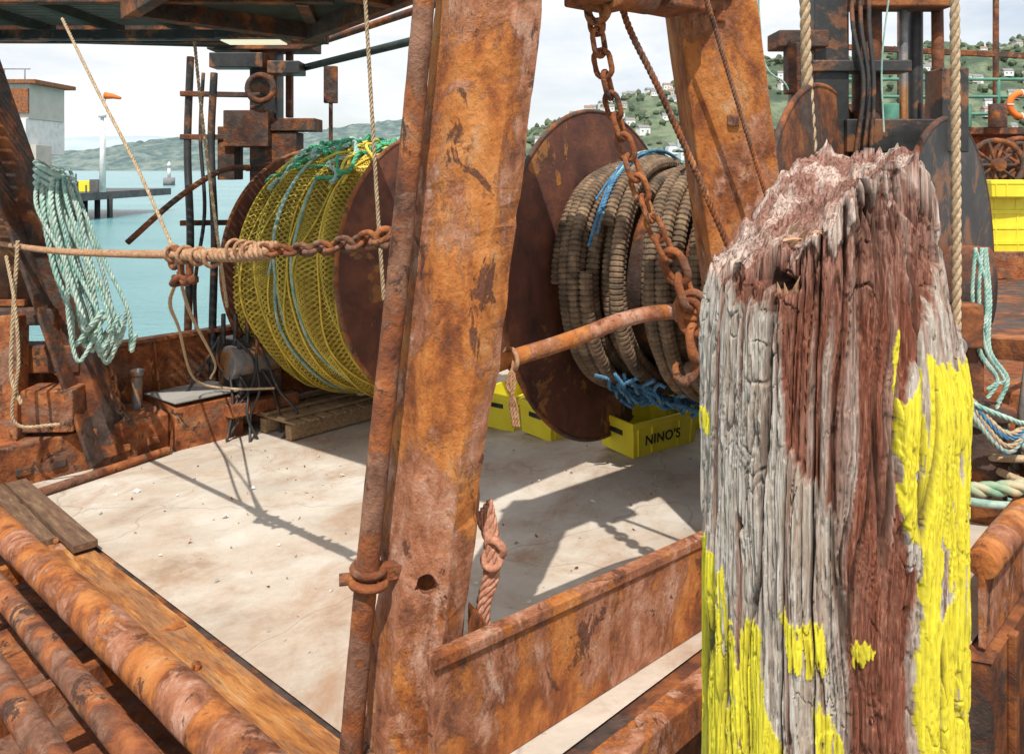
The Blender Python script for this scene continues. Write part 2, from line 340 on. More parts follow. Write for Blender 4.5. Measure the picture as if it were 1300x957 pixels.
b=B(); cyl(b,(-74,170,-1.6),(-74,170,.2),1.2,12,1); cyl(b,(-74,170,.2),(-74,170,2.6),.35,12,0); cyl(b,(-74,170,2.6),(-74,170,3.6),.6,12,0,r2=.1); b.finish('channel_marker',[white_p,grey])

# ================================================================ hull and deck
poly=[(0,5.3),(0,-.30),(1.5,-.34),(1.75,-1.1),(9,-1.1),(9,5.3)]
b=B(); n=len(poly)
top=[S(l,t,-.012) for l,t in poly]; bot=[S(l,t,0)*V(1,1,0)+V(0,0,-2.4) for l,t in poly]
f=[[i,(i+1)%n,n+(i+1)%n,n+i] for i in range(n)]
b.add(np.array(top+bot),f+[list(range(n))],1)
dk=[(.02,5.0),(.02,-.25),(1.56,-.29),(1.81,-1.02),(8.9,-1.02),(8.9,5.0)]
b.add(np.array([S(l,t,0) for l,t in dk]),[list(range(n))],0)
beam(b,S(0,-.345,-.075),S(1.47,-.385,-.075),.09,.13,2)
for p,q in (((0,-.345),(1.47,-.385)),((1.75,-1.145),(9,-1.145))): roughpipe(b,S(*p,-.7),S(*q,-.7),.06,12,1)
for l in np.arange(2.0,6,.55): beam(b,S(l,-1.115,.0),S(l,-1.115,-1.6),.03,.05,1,up=(.7,.7,0))
box(b,S(4.6+2.2,.2,.33),(4.4,2.5,.66),SA,1)
hull=b.finish('fishing_trawler_hull',[deck_m,rust_dk,rust],.006)
def bulwark(name,p,q,h,mat,th=.025,stays=True,side=1,cap=.11,h2=None,pipe=0):
    b=B(); a=S(*p,0); c=S(*q,0); h2=h2 or h
    L=np.linalg.norm(c-a); t=(c-a)/L; s=nrm(np.cross(V(0,0,1),t))*side
    n=max(2,int(L/.08)); secs=[]
    for i in range(n+1):
        k=i/n; o=a+(c-a)*k; hh=h+(h2-h)*k; w_=.010*(vn(k*L*2.3,1.7)-.5)
        secs.append(np.array([o-s*(th/2)+V(0,0,.003),o+s*(th/2)+V(0,0,.003),o+s*(th/2+w_)+V(0,0,hh),o-s*(th/2-w_)+V(0,0,hh)]))
    loft(b,secs,0)
    if pipe: roughpipe(b,a+V(0,0,h+pipe*.7),c+V(0,0,h2+pipe*.7),pipe,18,0)
    else: beam(b,a+V(0,0,h+.015),c+V(0,0,h2+.015),cap,.035,0)
    if stays:
        k=.5
        while k<L:
            o=a+t*k
            v=[o+s*.015,o+s*.26+V(0,0,0.005),o+s*.05+V(0,0,h),o+s*.015+V(0,0,h)]
            v=np.array([x+t*e for e in(-.009,.009) for x in v]); b.add(v,[[0,1,2,3],[7,6,5,4],[0,4,5,1],[1,5,6,2],[2,6,7,3],[3,7,4,0]],0)
            k+=.85
    return b.finish(name,[mat],.004)
bulwark('far_bulwark',(-.2,5.02),(8.9,5.02),.8,rust_md,side=-1)
bulwark('near_bulwark',(.02,-.10),(1.52,-.22),.385,rust,th=.03,stays=False,cap=.05,h2=.33)
bulwark('stepped_bulwark',(1.55,-.24),(1.80,-1.0),.27,rust,stays=False,pipe=.05)
bulwark('forward_bulwark',(1.8,-1.06),(8.9,-1.06),.27,rust,stays=False,pipe=.055)
b=B()
beam(b,S(-.1,4.66,.16),S(1.05,4.66,.16),.5,.30,0); beam(b,S(1.06,4.62,.18),S(1.62,4.62,.18),.62,.36,0); box(b,S(1.34,4.62,.375),(.58,.64,.02),SA,1)
for k in np.arange(.05,1.5,.22): box(b,S(k,4.40,.10),(.10,.02,.06),SA,2)
cyl(b,S(.0,4.0,.035),S(1.0,4.28,.035),.03,10,0)
b.finish('deck_edge_plinth',[rust_md,conc,rust_dk],.01)
b=B()
roughpipe(b,S(-.35,-.35,.13),S(-.35,4.7,.13),.078,28,0); roughpipe(b,S(-.52,-.35,.08),S(-.52,4.7,.08),.048,18,1,seed=4.); roughpipe(b,S(-.70,-.35,.06),S(-.70,4.7,.06),.05,18,1,seed=6.)
roughpipe(b,S(-.92,-.35,.0),S(-.92,4.7,.0),.07,18,0,seed=9.)
for t in (-.2,1.5,2.9,4.4): beam(b,S(-1.0,t,-.08),S(-.03,t,-.03),.06,.1,0)
n=40; tt=np.linspace(.05,3.3,n)
top=[S(-.015+.012*(vn(t*4,2.)-.5),t,.012) for t in tt]; bt=[S(-.29,t,.012+.02*vn(t*2,1.)) for t in tt]
b.add(np.array(top+bt),[[i,i+1,n+i+1,n+i][::-1] for i in range(n-1)],2)
b.add(np.array([S(-1.1,-.2,-.35),S(0,-.2,-.35),S(0,4.8,-.35),S(-1.1,4.8,-.35)]),[[0,1,2,3]],1)
beam(b,S(-.06,2.7,.05),S(-.02,4.3,.06),.12,.035,3)
beam(b,S(-.17,3.0,.02),S(-.12,4.6,.03),.10,.05,3)
for t,l in ((1.1,-.15),(2.3,-.2),(3.0,-.12),(.5,-.2)): cyl(b,S(l,t,.01),S(l,t,.04),.018,6,0)
b.finish('stern_roller_rails',[rust,rust_md,grain_rust,wood_dk],0)

# ================================================================ gallows
gal=D2.objects.new('trawl_gallows',None); sc.collection.objects.link(gal)
b=B()
base=[(-1,.55),(-1,-.2),(-.42,-.9),(.05,-.93),(.55,-.95),(1,-.5),(1,1),(-1,1)]
secs=[]
for k in np.linspace(0,1,110):
    z=.0+3.15*k; cx=-.347+.107*z; cy=2.49+.045*z; hw=.142+.034*min(1,z/2.5); kink=1.0 if z>1.35 else 1-.10*min(1,(1.35-z)/.12)
    s=[]
    for x,y in base:
        e=.016*max(0,vn(x*5+3,z*14,4.)-.58)
        s.append((cx+x*hw*(kink if x>0 else 1)+.007*(vn(x*5+3,z*7,1.)-.5)*2-np.sign(x)*e,cy+y*.15+.005*(vn(x*5+8,z*9,y*3+2.)-.5)*2+e,z))
    secs.append(np.array(s))
loft(b,secs,0)
leg=b.finish('near_leg',[rust],0)
def ico(b,c,sx,sy,sz,seed):
    n1,n2=14,20; v=[];f=[]
    for i in range(n1+1):
        ph=math.pi*i/n1
        for j in range(n2):
            th=2*math.pi*j/n2; x,y,z=math.sin(ph)*math.cos(th),math.sin(ph)*math.sin(th),math.cos(ph)
            r=1+.8*(float(vn(x*2+seed,y*2,z*2+seed))-.5); v.append((c[0]+x*sx*r,c[1]+y*sy*r,c[2]+z*sz*r))
    vv=[v[0]]+v[n2:n1*n2]+[v[-1]]
    for j in range(n2): f.append([0,1+(j+1)%n2,1+j][::-1])
    for i in range(n1-2):
        for j in range(n2): a=1+i*n2; f.append([a+j,a+(j+1)%n2,a+n2+(j+1)%n2,a+n2+j][::-1])
    a=1+(n1-2)*n2
    for j in range(n2): f.append([a+j,a+(j+1)%n2,len(vv)-1][::-1])
    b.add(vv,f)
for q,(c,s) in enumerate([((-.262,2.385,.742),(.030,.08,.034)),((-.328,2.375,.93),(.016,.025,.10)),((-.14,2.41,.33),(.02,.05,.03)),((-.20,2.355,.70),(.012,.03,.02)),((-.315,2.38,1.25),(.012,.02,.05))]):
    bb=B(); ico(bb,c,*s,seed=q*3.1+1); cu=bb.finish('tmpcut',[])
    md=leg.modifiers.new('cut','BOOLEAN'); md.operation='DIFFERENCE'; md.object=cu; md.solver='EXACT'
dg=bpy.context.evaluated_depsgraph_get(); nm=D2.meshes.new_from_object(leg.evaluated_get(dg)); 
if len(nm.vertices)>200: leg.modifiers.clear(); leg.data=nm
else: leg.modifiers.clear()
for o in [o for o in D2.objects if o.name.startswith('tmpcut')]: D2.objects.remove(o)
bv=leg.modifiers.new('bevel','BEVEL'); bv.width=.010; bv.segments=2; bv.limit_method='ANGLE'; bv.angle_limit=math.radians(28)
leg.parent=gal
b=B()
beam(b,(-.50,2.47,.19),(-.08,2.52,.19),.42,.04,1)
b.add(np.array([(-.14,2.50,.2),(.12,2.73,.2),(-.14,2.50,.62),(-.14,2.53,.2),(.11,2.76,.2),(-.14,2.53,.62)]),[[0,1,2],[5,4,3],[0,3,4,1],[1,4,5,2],[2,5,3,0]],0)
base2=[(-1,-1),(1,-1),(1,1),(-1,1)]
secs=[]
for k in np.linspace(0,1,60):
    z=.05+3.1*k; cx=1.235-.15*z; cy=3.50-.065*z
    secs.append(np.array([(cx+x*.165+.004*(vn(x+5,z*8,y)-.5),cy+y*.13+.004*(vn(x+9,z*8,y)-.5),z) for x,y in base2]))
loft(b,secs,0)
for z in (1.75,2.2,2.62): 
    cx=1.235-.15*z; cy=3.50-.065*z; box(b,(cx,cy-.136,z),(.05,.02,.05),None,1)
beam(b,(.02,2.66,2.86),(.83,3.30,2.86),.26,.34,0); beam(b,(-.15,2.55,3.06),(.95,3.38,3.06),.34,.06,1)
beam(b,(.25,2.80,2.66),(.42,2.94,2.66),.20,.14,1); torus(b,(.31,2.84,2.58),(.7,.6,0),.05,.016,1,18,8)
beam(b,(.55,3.05,2.67),(.70,3.17,2.67),.2,.10,1); cyl(b,(.36,2.76,2.63),(.50,2.86,2.63),.07,20,1)
torus(b,(-.395,2.47,1.785),(0,1,0.2),.028,.012,1,16,8)
b.finish('head_beam_and_far_leg',[rust,rust_md,black_st],.012,parent=gal)
b=B(); P=cat([(-.262,2.5,2.85),(-.275,2.47,2.54),(-.345,2.44,1.75),(-.40,2.41,1.2),(-.455,2.39,.62),(-.50,2.38,.1)],24)
sweep(b,P,.035*(1+.05*(vn(np.arange(len(P))*.7,3.)-.5)),18,0); torus(b,(-.437,2.395,.75),(.1,0,1),.050,.015,0,24,8); torus(b,(-.437,2.395,.785),(.1,0,1),.046,.012,0,24,8)
cyl(b,(-.52,2.37,.765),(-.44,2.39,.765),.018,10,0); beam(b,(-.44,2.40,.77),(-.30,2.44,.77),.04,.04,0)
b.finish('stay_pipe',[rust_md,rust],0)
b=B(); sweep(b,cat([(-.10,2.60,1.34),(0,2.66,1.362),(.14,2.75,1.384),(.27,2.83,1.41),(.39,2.9,1.44),(.52,2.96,1.458),(.66,3.0,1.46)],8),.029,16,0)
torus(b,(.66,3.0,1.46),(.3,1,0),.04,.015,0,16,8); b.finish('bent_tow_bar',[rust],0)
b=B(); chain(b,[(.305,2.86,2.54),(.325,2.88,2.42),(.375,2.9,2.22),(.44,2.9,2.02),(.52,2.9,1.80),(.60,2.9,1.64)],.102,.060,.0105)
chain(b,[(.60,2.9,1.64),(.635,2.9,1.56),(.66,2.9,1.46),(.675,2.9,1.36)],.13,.085,.0155)
torus(b,(.665,2.9,1.50),(.4,1,.2),.05,.016,0,20,8)
sweep(b,cat([(.66,2.9,1.36),(.675,2.9,1.30),(.67,2.9,1.25),(.64,2.9,1.222),(.61,2.9,1.235),(.602,2.9,1.27),(.61,2.9,1.29)],8),np.interp(np.linspace(0,1,49),[0,.5,1],[.013,.02,.008]),12,0)
b.finish('hanging_chain_with_hook',[rust_md],0)
b=B(); c0=V(-.41,2.47,1.785); c1=V(-.943,3.04,1.685)
chain(b,[c0,(c0+c1)/2+V(0,0,-.012),c1],.088,.052,.0095,tw=.9)
b.finish('stay_chain',[rust_md],0)
b=B(); r1=V(-1.52,3.62,1.606); r2=V(-3.95,6.05,1.43)
rope(b,[c1+V(.02,-.02,0),V(-1.08,3.18,1.655),V(-1.3,3.4,1.63),r1],.030,0,.12)
rope(b,[c1+V(.04,-.03,.02),V(-1.02,3.13,1.69),V(-1.12,3.22,1.64)],.022,0,.1)
rope(b,[r1+V(.08,-.08,.01),V(-2.2,4.3,1.54),V(-3.0,5.1,1.475),r2],.021,0,.09)
for k in range(4): torus(b,r1+V(.10*k-.07,-.10*k+.07,.004*k),(-1,1,0),.036,.010,0,18,6)
for k in range(3): torus(b,c1+V(-.10-.05*k,.10+.05*k,-.01),(-1,1,0),.034,.008,0,18,6)
b.finish('mooring_wire_rope',[rope_rust],0)
b=B(); link(b,r1+V(.03,-.03,-.06),V(0,0,1),V(.7,-.7,0),.13,.09,.016); link(b,r1+V(-.02,.02,-.12),V(.5,-.5,.4),V(.5,.5,0),.11,.07,.014)
torus(b,r1+V(-.06,.06,-.02),(1,1,0),.045,.014); cyl(b,r1+V(.09,-.09,-.1),r1+V(-.06,.06,-.11),.013,10); cyl(b,r1+V(.09,-.09,-.1),r1+V(.10,-.10,-.1),.024,6)
b.finish('shackle',[rust_md],0)
b=B(); rope(b,[(.375,2.85,2.70),(.42,2.85,2.52),(.55,2.87,2.26),(.80,2.92,1.72),(.98,2.97,1.3)],.013,0,.06)
rope(b,[(.72,3.0,2.72),(.83,3.05,2.40),(1.0,3.1,1.9),(1.1,3.12,1.6)],.010,0,.05)
b.finish('gallows_wire',[rust_md],0)
def ropeobj(name,lst,mat):
    b=B()
    for pts,r in lst: rope(b,pts,r,0)
    return b.finish(name,[mat],0)
ropeobj('hanging_line',[([(-2.57,4.5,2.86),(-2.25,4.25,2.45),(-1.9,3.98,2.02),(-1.56,3.68,1.58)],.009)],rope_tan)
ropeobj('hanging_line',[([(-1.56,3.68,1.5),(-1.78,4.1,1.3),(-2.2,5.2,.95),(-2.5,6.2,.35),(-2.3,6.4,.22),(-1.9,6.3,.25)],.010),([(-1.56,3.68,1.52),(-1.75,4.3,1.2),(-2.3,6.1,.5),(-2.45,6.4,.3)],.009)],rope_tan)
ropeobj('hanging_line',[([(-.575,3.0,2.9),(-.55,3.0,2.5),(-.515,3.0,1.9),(-.488,3.0,1.5)],.008)],rope_tan)
ropeobj('hanging_line',[([(-2.45,6.05,3.1),(-2.38,6.05,2.4),(-2.28,6.02,1.7),(-2.17,6,.95)],.013)],rope_tan)
b=B()
for k in range(5):
    o=.010*k
    rope(b,[(-.115+o,2.60,.86+.012*k),(-.085+o*.8,2.58,.80),(-.075+o*.5,2.57,.74),(-.085+o*.8,2.57,.67),(-.105+o*.6,2.57,.58),(-.10+o*.5,2.57,.50)],.013,0)
torus(b,(-.055,2.57,.765),(.6,1,.4),.030,.014,0,16,8); torus(b,(-.065,2.565,.73),(.2,1,-.6),.028,.012,0,16,8)
b.finish('lashing_rope',[rope_pink],0)
b=B()
for k in range(3): rope(b,[(.0+.006*k,2.63,1.36),(.008-.012*k,2.6,1.29),(-.005+.008*k,2.6,1.23),(.006+.008*k,2.6,1.15)],.006,0)
torus(b,(.0,2.63,1.365),(1,.6,0),.034,.008,0); b.finish('bar_lashing',[rope_rust],0)

# ================================================================ net reels
c1r=V(-1.78,7.4,1.13); c3=V(.63,5.5,1.285); ax=nrm(c3-c1r)
ru=nrm(np.cross(ax,V(0,0,1))); rw=np.cross(ru,ax)
if rw[2]<0: rw=-rw
def flange(b,c,R,m=0,rim=1):
    cyl(b,c-ax*.012,c+ax*.012,R,96,m,False); torus(b,c,ax,R,.018,rim,96,8)
    for k in range(8):
        t=k*math.pi/4+.2; p=c+ru*math.cos(t)*.2+rw*math.sin(t)*.2; cyl(b,p-ax*.04,p+ax*.04,.018,8,rim)
    torus(b,c,ax,.28,.014,rim,40,6)
b=B(); flange(b,c1r,1.05); c2=c1r+ax*1.55; flange(b,c2,1.10)
cyl(b,c1r-ax*.45,c2+ax*.3,.11,24,1); cyl(b,c1r,c2,.3,24,1)
for s in (-.35,): 
    for e in (-.35,.35): beam(b,c1r+ax*s+ru*e*1.6-V(0,0,1.35),c1r+ax*s+ru*e*.2+V(0,0,.1),.14,.12,1)
    box(b,c1r+ax*s,(.3,.3,.3),None,1)
b.finish('net_reel',[disc_m,rust_md],0)
def Rn(a,th):
    return .90+.10*np.sin(np.pi*np.clip(a/1.52,0,1))**.6+.035*np.cos(2*np.pi*a/.26+1.5*np.sin(th*2)+th*1.0)+.06*(vn(a*3+20,np.cos(th)*2.2+5,np.sin(th)*2.2+7)-.4)+.05*np.maximum(0,-np.sin(th))
b=B()
A=np.linspace(.03,1.5,70); TH=np.linspace(0,2*np.pi,220,endpoint=False)
AA,TT=np.meshgrid(A,TH,indexing='ij'); RR=Rn(AA,TT)-.015
Vv=c1r+AA[...,None]*ax+(RR*np.cos(TT))[...,None]*ru+(RR*np.sin(TT))[...,None]*rw
i=np.arange(69)[:,None]; j=np.arange(220)[None]; j2=(j+1)%220
b.add(Vv.reshape(-1,3),np.stack([i*220+j,i*220+j2,(i+1)*220+j2,(i+1)*220+j],-1).reshape(-1,4).tolist(),2,True)
NS=50
for layer in range(2):
    for k in range(NS):
        nz=150; n=nz*2; th=np.linspace(0,2*np.pi,n,endpoint=False)
        zig=((np.arange(n)+k)%2)*2-1.0
        sp=1.44/NS
        a=.045+sp*(k+.5)+zig*sp*.46+.03*np.sin(th*1.0+layer*2+k*.08)*np.sin(np.pi*k/NS)+layer*sp*.4
        a=a+.025*(vn(th*3,k*.15,layer*5.)-.5)
        a=np.clip(a,.035,1.51)
        r=Rn(a,th)+.006+.012*layer*vn(th*2,k*.2)
        P=c1r+a[:,None]*ax+(r*np.cos(th))[:,None]*ru+(r*np.sin(th))[:,None]*rw
        sweep(b,P,.0056,4,layer if (k//6)%3 else 1-layer,True)
def wind(b,a0,a1,rr,m,off=.02,wob=.06,turns=1.0,ph=0.):
    n=160; th=np.linspace(0,2*np.pi*turns,n)+ph
    a=np.clip(np.linspace(a0,a1,n)+wob*np.sin(th*1.5+ph)+.02*np.sin(th*5+ph),.04,1.5)
    r=Rn(a,th)+off+rr
    P=c1r+a[:,None]*ax+(r*np.cos(th))[:,None]*ru+(r*np.sin(th))[:,None]*rw
    P2,s=resamp(P,.02); rope(b,P2[::3],rr,m,n=3)
for k,(a0,a1) in enumerate([(.60,.66),(.68,.72),(1.05,1.0)]): wind(b,a0,a1,.013,3,ph=k*.4,wob=.03)
for k in range(9): wind(b,.14+.15*k,.2+.15*k,.008,0 if k%2 else 1,ph=k*2.)
for k in range(75):
    a0=random.uniform(.1,1.42); t0=random.uniform(.7,2.0); pts=[]
    for q in range(6):
        a=np.clip(a0+random.uniform(-.14,.14),.05,1.48); t=t0+q*.09+random.uniform(-.05,.05)
        r=float(Rn(a,t))+random.uniform(.02,.10); pts.append(c1r+a*ax+r*math.cos(t)*ru+r*math.sin(t)*rw)
    rope(b,pts,random.uniform(.010,.024),random.choice([4,4,4,3,0]),n=5)
b.finish('trawl_net',[net_y,net_o,net_b,rope_teal,rope_green],0)
b=B(); flange(b,c3,1.12); c4=c3+ax*1.55; flange(b,c4,1.12,2,2); cyl(b,c3-ax*1.2,c4+ax*.4,.12,24,1); cyl(b,c3,c4,.55,40,1)
for s in (1.8,): 
    for e in (-.35,.35): beam(b,c3+ax*s+ru*e*1.6-V(0,0,1.27),c3+ax*s+ru*e*.2+V(0,0,.1),.14,.12,1)
    box(b,c3+ax*s,(.3,.3,.3),None,1)
b.finish('ground_gear_reel',[disc_m,rust_dk,rust_dk],0)
b=B()
def gear(a0,a1,turns,R,ph,rt=.041):
    n=int(turns*560*R/.7); th=np.linspace(0,turns*2*np.pi,n)+ph
    a=np.linspace(a0,a1,n)+.012*np.sin(th*3+ph)+.01*np.sin(th*1.3); r=R+.02*np.sin(th*2+ph)+.012*np.sin(th*.7)
    P=c3+a[:,None]*ax+(r*np.cos(th))[:,None]*ru+(r*np.sin(th))[:,None]*rw
    k=np.arange(n)%4; rad=np.where(k<3,rt,rt*.78)*(1+.06*np.repeat(rng.rand(n//4+1),4)[:n])
    sweep(b,P,rad,10,0,False,False)
gear(.08,.56,5.4,.66,0.); gear(.12,.36,2.7,.745,2.); gear(.46,.60,1.6,.745,.5); gear(.62,1.1,5.,.66,.9); gear(.70,.95,2.6,.745,1.9)
b.finish('rubber_disc_ground_gear',[hose_m],0)
b=B()
for k in range(9):
    a0=.38+.03*(k%4); n=60; th=np.linspace(.3+.1*k,4.9-.1*k,n) 
    r=.80+.02*math.sin(k*3)+.01*np.sin(th*7+k); a=a0+.03*np.sin(th*2+k)
    P=c3+a[:,None]*ax+(r*np.cos(th))[:,None]*ru+(r*np.sin(th))[:,None]*rw
    rope(b,P[::4],.008 if k%3 else .012,k%3==2,n=4)
for k in range(26):
    t0=random.uniform(4.2,5.2); a0=random.uniform(.35,.8)
    pts=[c3+(a0+random.uniform(-.1,.1))*ax+(.74+random.uniform(0,.10))*math.cos(t0+q*.12)*ru+(.76+random.uniform(0,.12))*math.sin(t0+q*.12)*rw for q in range(5)]
    rope(b,pts,.012,0,n=5)
for k in range(8):
    t0=random.uniform(.9,1.7); a0=random.uniform(.6,.85)
    pts=[c3+(a0+random.uniform(-.1,.1))*ax+(.78+random.uniform(0,.10))*math.cos(t0+q*.2)*ru+(.78+random.uniform(0,.10))*math.sin(t0+q*.2)*rw for q in range(6)]
    rope(b,pts,.013,1 if k%2 else 0,n=5)
b.finish('gear_lashing_ropes',[rope_blue,rope_teal],0)

# ================================================================ fish crates
W_=.36
def crate_mesh(L=.62,W=.36,H=.25):
    b=B(); 
    def ring(l,w,z): return np.array([(-l/2,-w/2,z),(l/2,-w/2,z),(l/2,w/2,z),(-l/2,w/2,z)])
    l0,w0=L*.93,W*.9
    secs=[ring(l0,w0,0),ring(L*.97,W*.96,H-.045),ring(L,W,H-.045),ring(L,W,H),ring(L-.03,W-.03,H),ring(l0-.03,w0-.03,.02)]
    v=np.concatenate(secs); f=[]
    for i in range(5):
        for j in range(4): k=(j+1)%4; f.append([i*4+j,i*4+k,(i+1)*4+k,(i+1)*4+j])
    f.append([3,2,1,0]); f.append([20,21,22,23]); b.add(v,f,0)
    for x in (-.42,-.21,.21,.42):
        for s in(-1,1): beam(b,(x*L*.93,s*w0/2*1.005,.01),(x*L*.98,s*(W*.96/2+.004),H-.045),.012,.014,0,up=(1,0,0))
    for s in(-1,1): box(b,(s*(L*.955/2+.003),0,H-.09),(.012,.13,.035),None,1)
    box(b,(0,0,.003),(l0*.9,w0*.9,.02),None,0)
    return b
def crate(loc,rz,text=None,H=.25,name='fish_crate'):
    b=crate_mesh(H=H); o=b.finish(name,[yel,rubber],.004); o.location=loc; o.rotation_euler=(0,0,rz)
    if text:
        cu=D2.curves.new('crate_lettering','FONT'); cu.body=text; cu.size=.095; cu.align_x='CENTER'; cu.align_y='CENTER'; cu.extrude=.001; cu.offset=.0015; cu.space_character=1.08
        t=D2.objects.new('crate_lettering',cu); cu.materials.append(black_ink); sc.collection.objects.link(t); t.parent=o
        tilt=math.atan2(W_*(.96-.9)/2,H-.045); t.location=(-.03,-(.36*.9/2+.36*.03*.5)-.009,H*.44); t.rotation_euler=(math.pi/2+tilt,0,0)
    return o
rz=math.radians(51.7)
def dz(x,y): return .06*x-.06*(y-5.5)
def cr(x,y,r,t=None,dzz=0,H=.25): return crate((x,y,dz(x,y)+.006+dzz),r,t,H=H)
cr(.965,5.57,rz-.32,"NINO'S",H=.24); cr(1.24,5.98,rz-.25,"NINO'S",H=.34); cr(.40,6.10,rz-.2,"NINO'S"); cr(.05,6.45,rz+.05,"NINO'S",H=.28); cr(.66,6.5,rz,"NINO'S",H=.3); cr(1.6,6.5,rz,"NINO'S",H=.3)
b=B()
for k in range(7): box(b,V(-1.75,6.85,dz(-1.75,6.85)+.135)+Lx*(k-3)*.13,(.09,1.0,.02),SA,0)
for k in(-1,0,1): box(b,V(-1.75,6.85,dz(-1.75,6.85)+.065)+TxN*k*.42,(.9,.09,.11),SA,0)
for k in(-1,0,1): box(b,V(-1.75,6.85,dz(-1.75,6.85)+.16)+TxN*k*.3,(.9,.12,.025),SA,0)
b.finish('wooden_pallet',[wood_lt],.004)
b=B(); p=V(-2.25,6.75,-.2)
box(b,p+V(0,0,.55),(.38,.4,.45),SA,0); cyl(b,p+V(-.1,-.25,.6),p+V(.2,.05,.6),.14,20,1); box(b,p+V(0,0,.22),(.6,.6,.10),SA,2)
for k in range(4): cyl(b,p+V(-.15+.1*k,-.2,.75),p+V(-.15+.1*k,-.2,1.0),.02,8,0)
for k in range(9):
    q=[p+V(random.uniform(-.2,.2),random.uniform(-.25,0),.8)]
    for i in range(4): q.append(q[-1]+V(random.uniform(-.12,.16),random.uniform(-.12,.05),-.195))
    sweep(b,cat(q,6),.012,8,0)
b.finish('hydraulic_motor',[black_st,steel,rust_md],.008)

# ================================================================ mast and rigging on far side
b=B(); mx=V(-2.38,7.65,0)
beam(b,mx+V(0,0,-.25),mx+V(0,0,3.3),.26,.24,0,up=(0,1,0))
beam(b,mx+V(.22,.0,2.5),mx+V(.22,0,3.3),.06,.08,1,up=(0,1,0))
box(b,mx+V(0,-.05,3.18),(1.0,.35,.10),None,1); box(b,mx+V(-.2,-.2,3.02),(.5,.2,.14),None,0); box(b,mx+V(.25,-.2,2.95),(.3,.25,.12),None,0)
box(b,mx+V(-.1,-.12,2.38),(.42,.4,.34),None,1); box(b,mx+V(.28,-.1,2.42),(.5,.3,.12),None,1); box(b,mx+V(.2,-.1,2.2),(.3,.26,.3),None,1)
box(b,mx+V(-.3,-.15,2.15),(.16,.25,.5),None,1)
for z in (-.0,.5,1.,1.5,2.): box(b,mx+V(0,0,z),(.32,.3,.04),None,1)
for dx,r,z0 in ((-.62,.035,3.05),(-.40,.035,2.9)):
    sweep(b,cat([mx+V(dx,-.3,z0),mx+V(dx-.02,-.32,2.2),mx+V(dx+.08,-.5,1.4),mx+V(dx+.10,-.6,.6),mx+V(dx+.14,-.7,0)],8),r,10,0)
sweep(b,cat([mx+V(-.5,-.3,2.9),mx+V(-.52,-.32,2.3),mx+V(-.45,-.4,1.6),mx+V(-.5,-.5,.9),mx+V(-.4,-.6,.1)],8),.018,8,0)
for z in (2.7,2.3,1.5): beam(b,mx+V(-.7,-.34,z),mx+V(0,-.2,z),.05,.05,1)
sweep(b,cat([mx+V(0,-.5,2.02),mx+V(-.2,-.7,1.98),mx+V(-.45,-1.0,1.75),mx+V(-.75,-1.25,1.4)],8),.026,10,1)
torus(b,mx+V(.05,-.35,2.75),(0,1,0),.12,.03,1,24,8)
box(b,mx+V(.62,0,2.82),(.13,.06,.36),None,1); cyl(b,mx+V(.62,0,1.8),mx+V(.62,0,2.8),.02,8,1); box(b,mx+V(.62,0,2.2),(.08,.08,.12),None,1)
b.finish('rigging_mast',[black_st,rust_dk],.008)
b=B()
for k in range(26): 
    y=4.9+k*.055; beam(b,(-4.9,y,3.17),(-1.35,y,3.17),.02,.05,0)
for x in np.arange(-4.8,-1.3,.55): beam(b,(x,4.85,3.12),(x,6.35,3.12),.06,.08,0)
beam(b,(-5.1,6.35,3.10),(-1.5,6.42,3.10),.08,.16,1); beam(b,(-5.1,4.85,3.10),(-1.1,4.85,3.10),.08,.16,1); beam(b,(-5.1,6.0,3.02),(-2.2,6.0,3.02),.05,.08,2)
beam(b,(-1.3,4.85,3.1),(-1.55,6.4,3.1),.08,.16,1)
cyl(b,(-2.0,7.6,2.98),(-.35,5.6,3.0),.035,10,0); cyl(b,(-2.0,7.5,3.15),(-.3,5.2,3.16),.03,10,1)
cyl(b,(-4.6,6.5,3.1),(-2.3,7.6,3.2),.04,10,0)
box(b,S(.93,1.75,3.15),(1.25,2.9,.03),SA,0)  # unseen gantry panel, added to cast the shade band across the deck
for t in (.35,1.25,2.15,3.15): box(b,S(.93,t,3.08),(1.25,.08,.12),SA,1)
for l in (.32,1.54): box(b,S(l,1.75,3.08),(.08,2.9,.14),SA,1)
b.finish('overhead_gantry',[M('dark_green_steel',[(.3,(.015,.022,.018)),(.6,(.04,.055,.045))],6,bump=.2),rust_dk,black_st],.004)
b=B(); box(b,(-1.93,5.9,2.99),(.5,.26,.07),None,0); box(b,(-1.93,5.9,2.951),(.44,.2,.012),None,1)
lm=D2.materials.new('lamp_diffuser'); lm.use_nodes=True; x=lm.node_tree.nodes['Principled BSDF']; x.inputs['Base Color'].default_value=(.8,.8,.6,1); x.inputs['Emission Color'].default_value=(1,.95,.7,1); x.inputs['Emission Strength'].default_value=.7
b.finish('deck_lamp',[black_st,lm],.006)

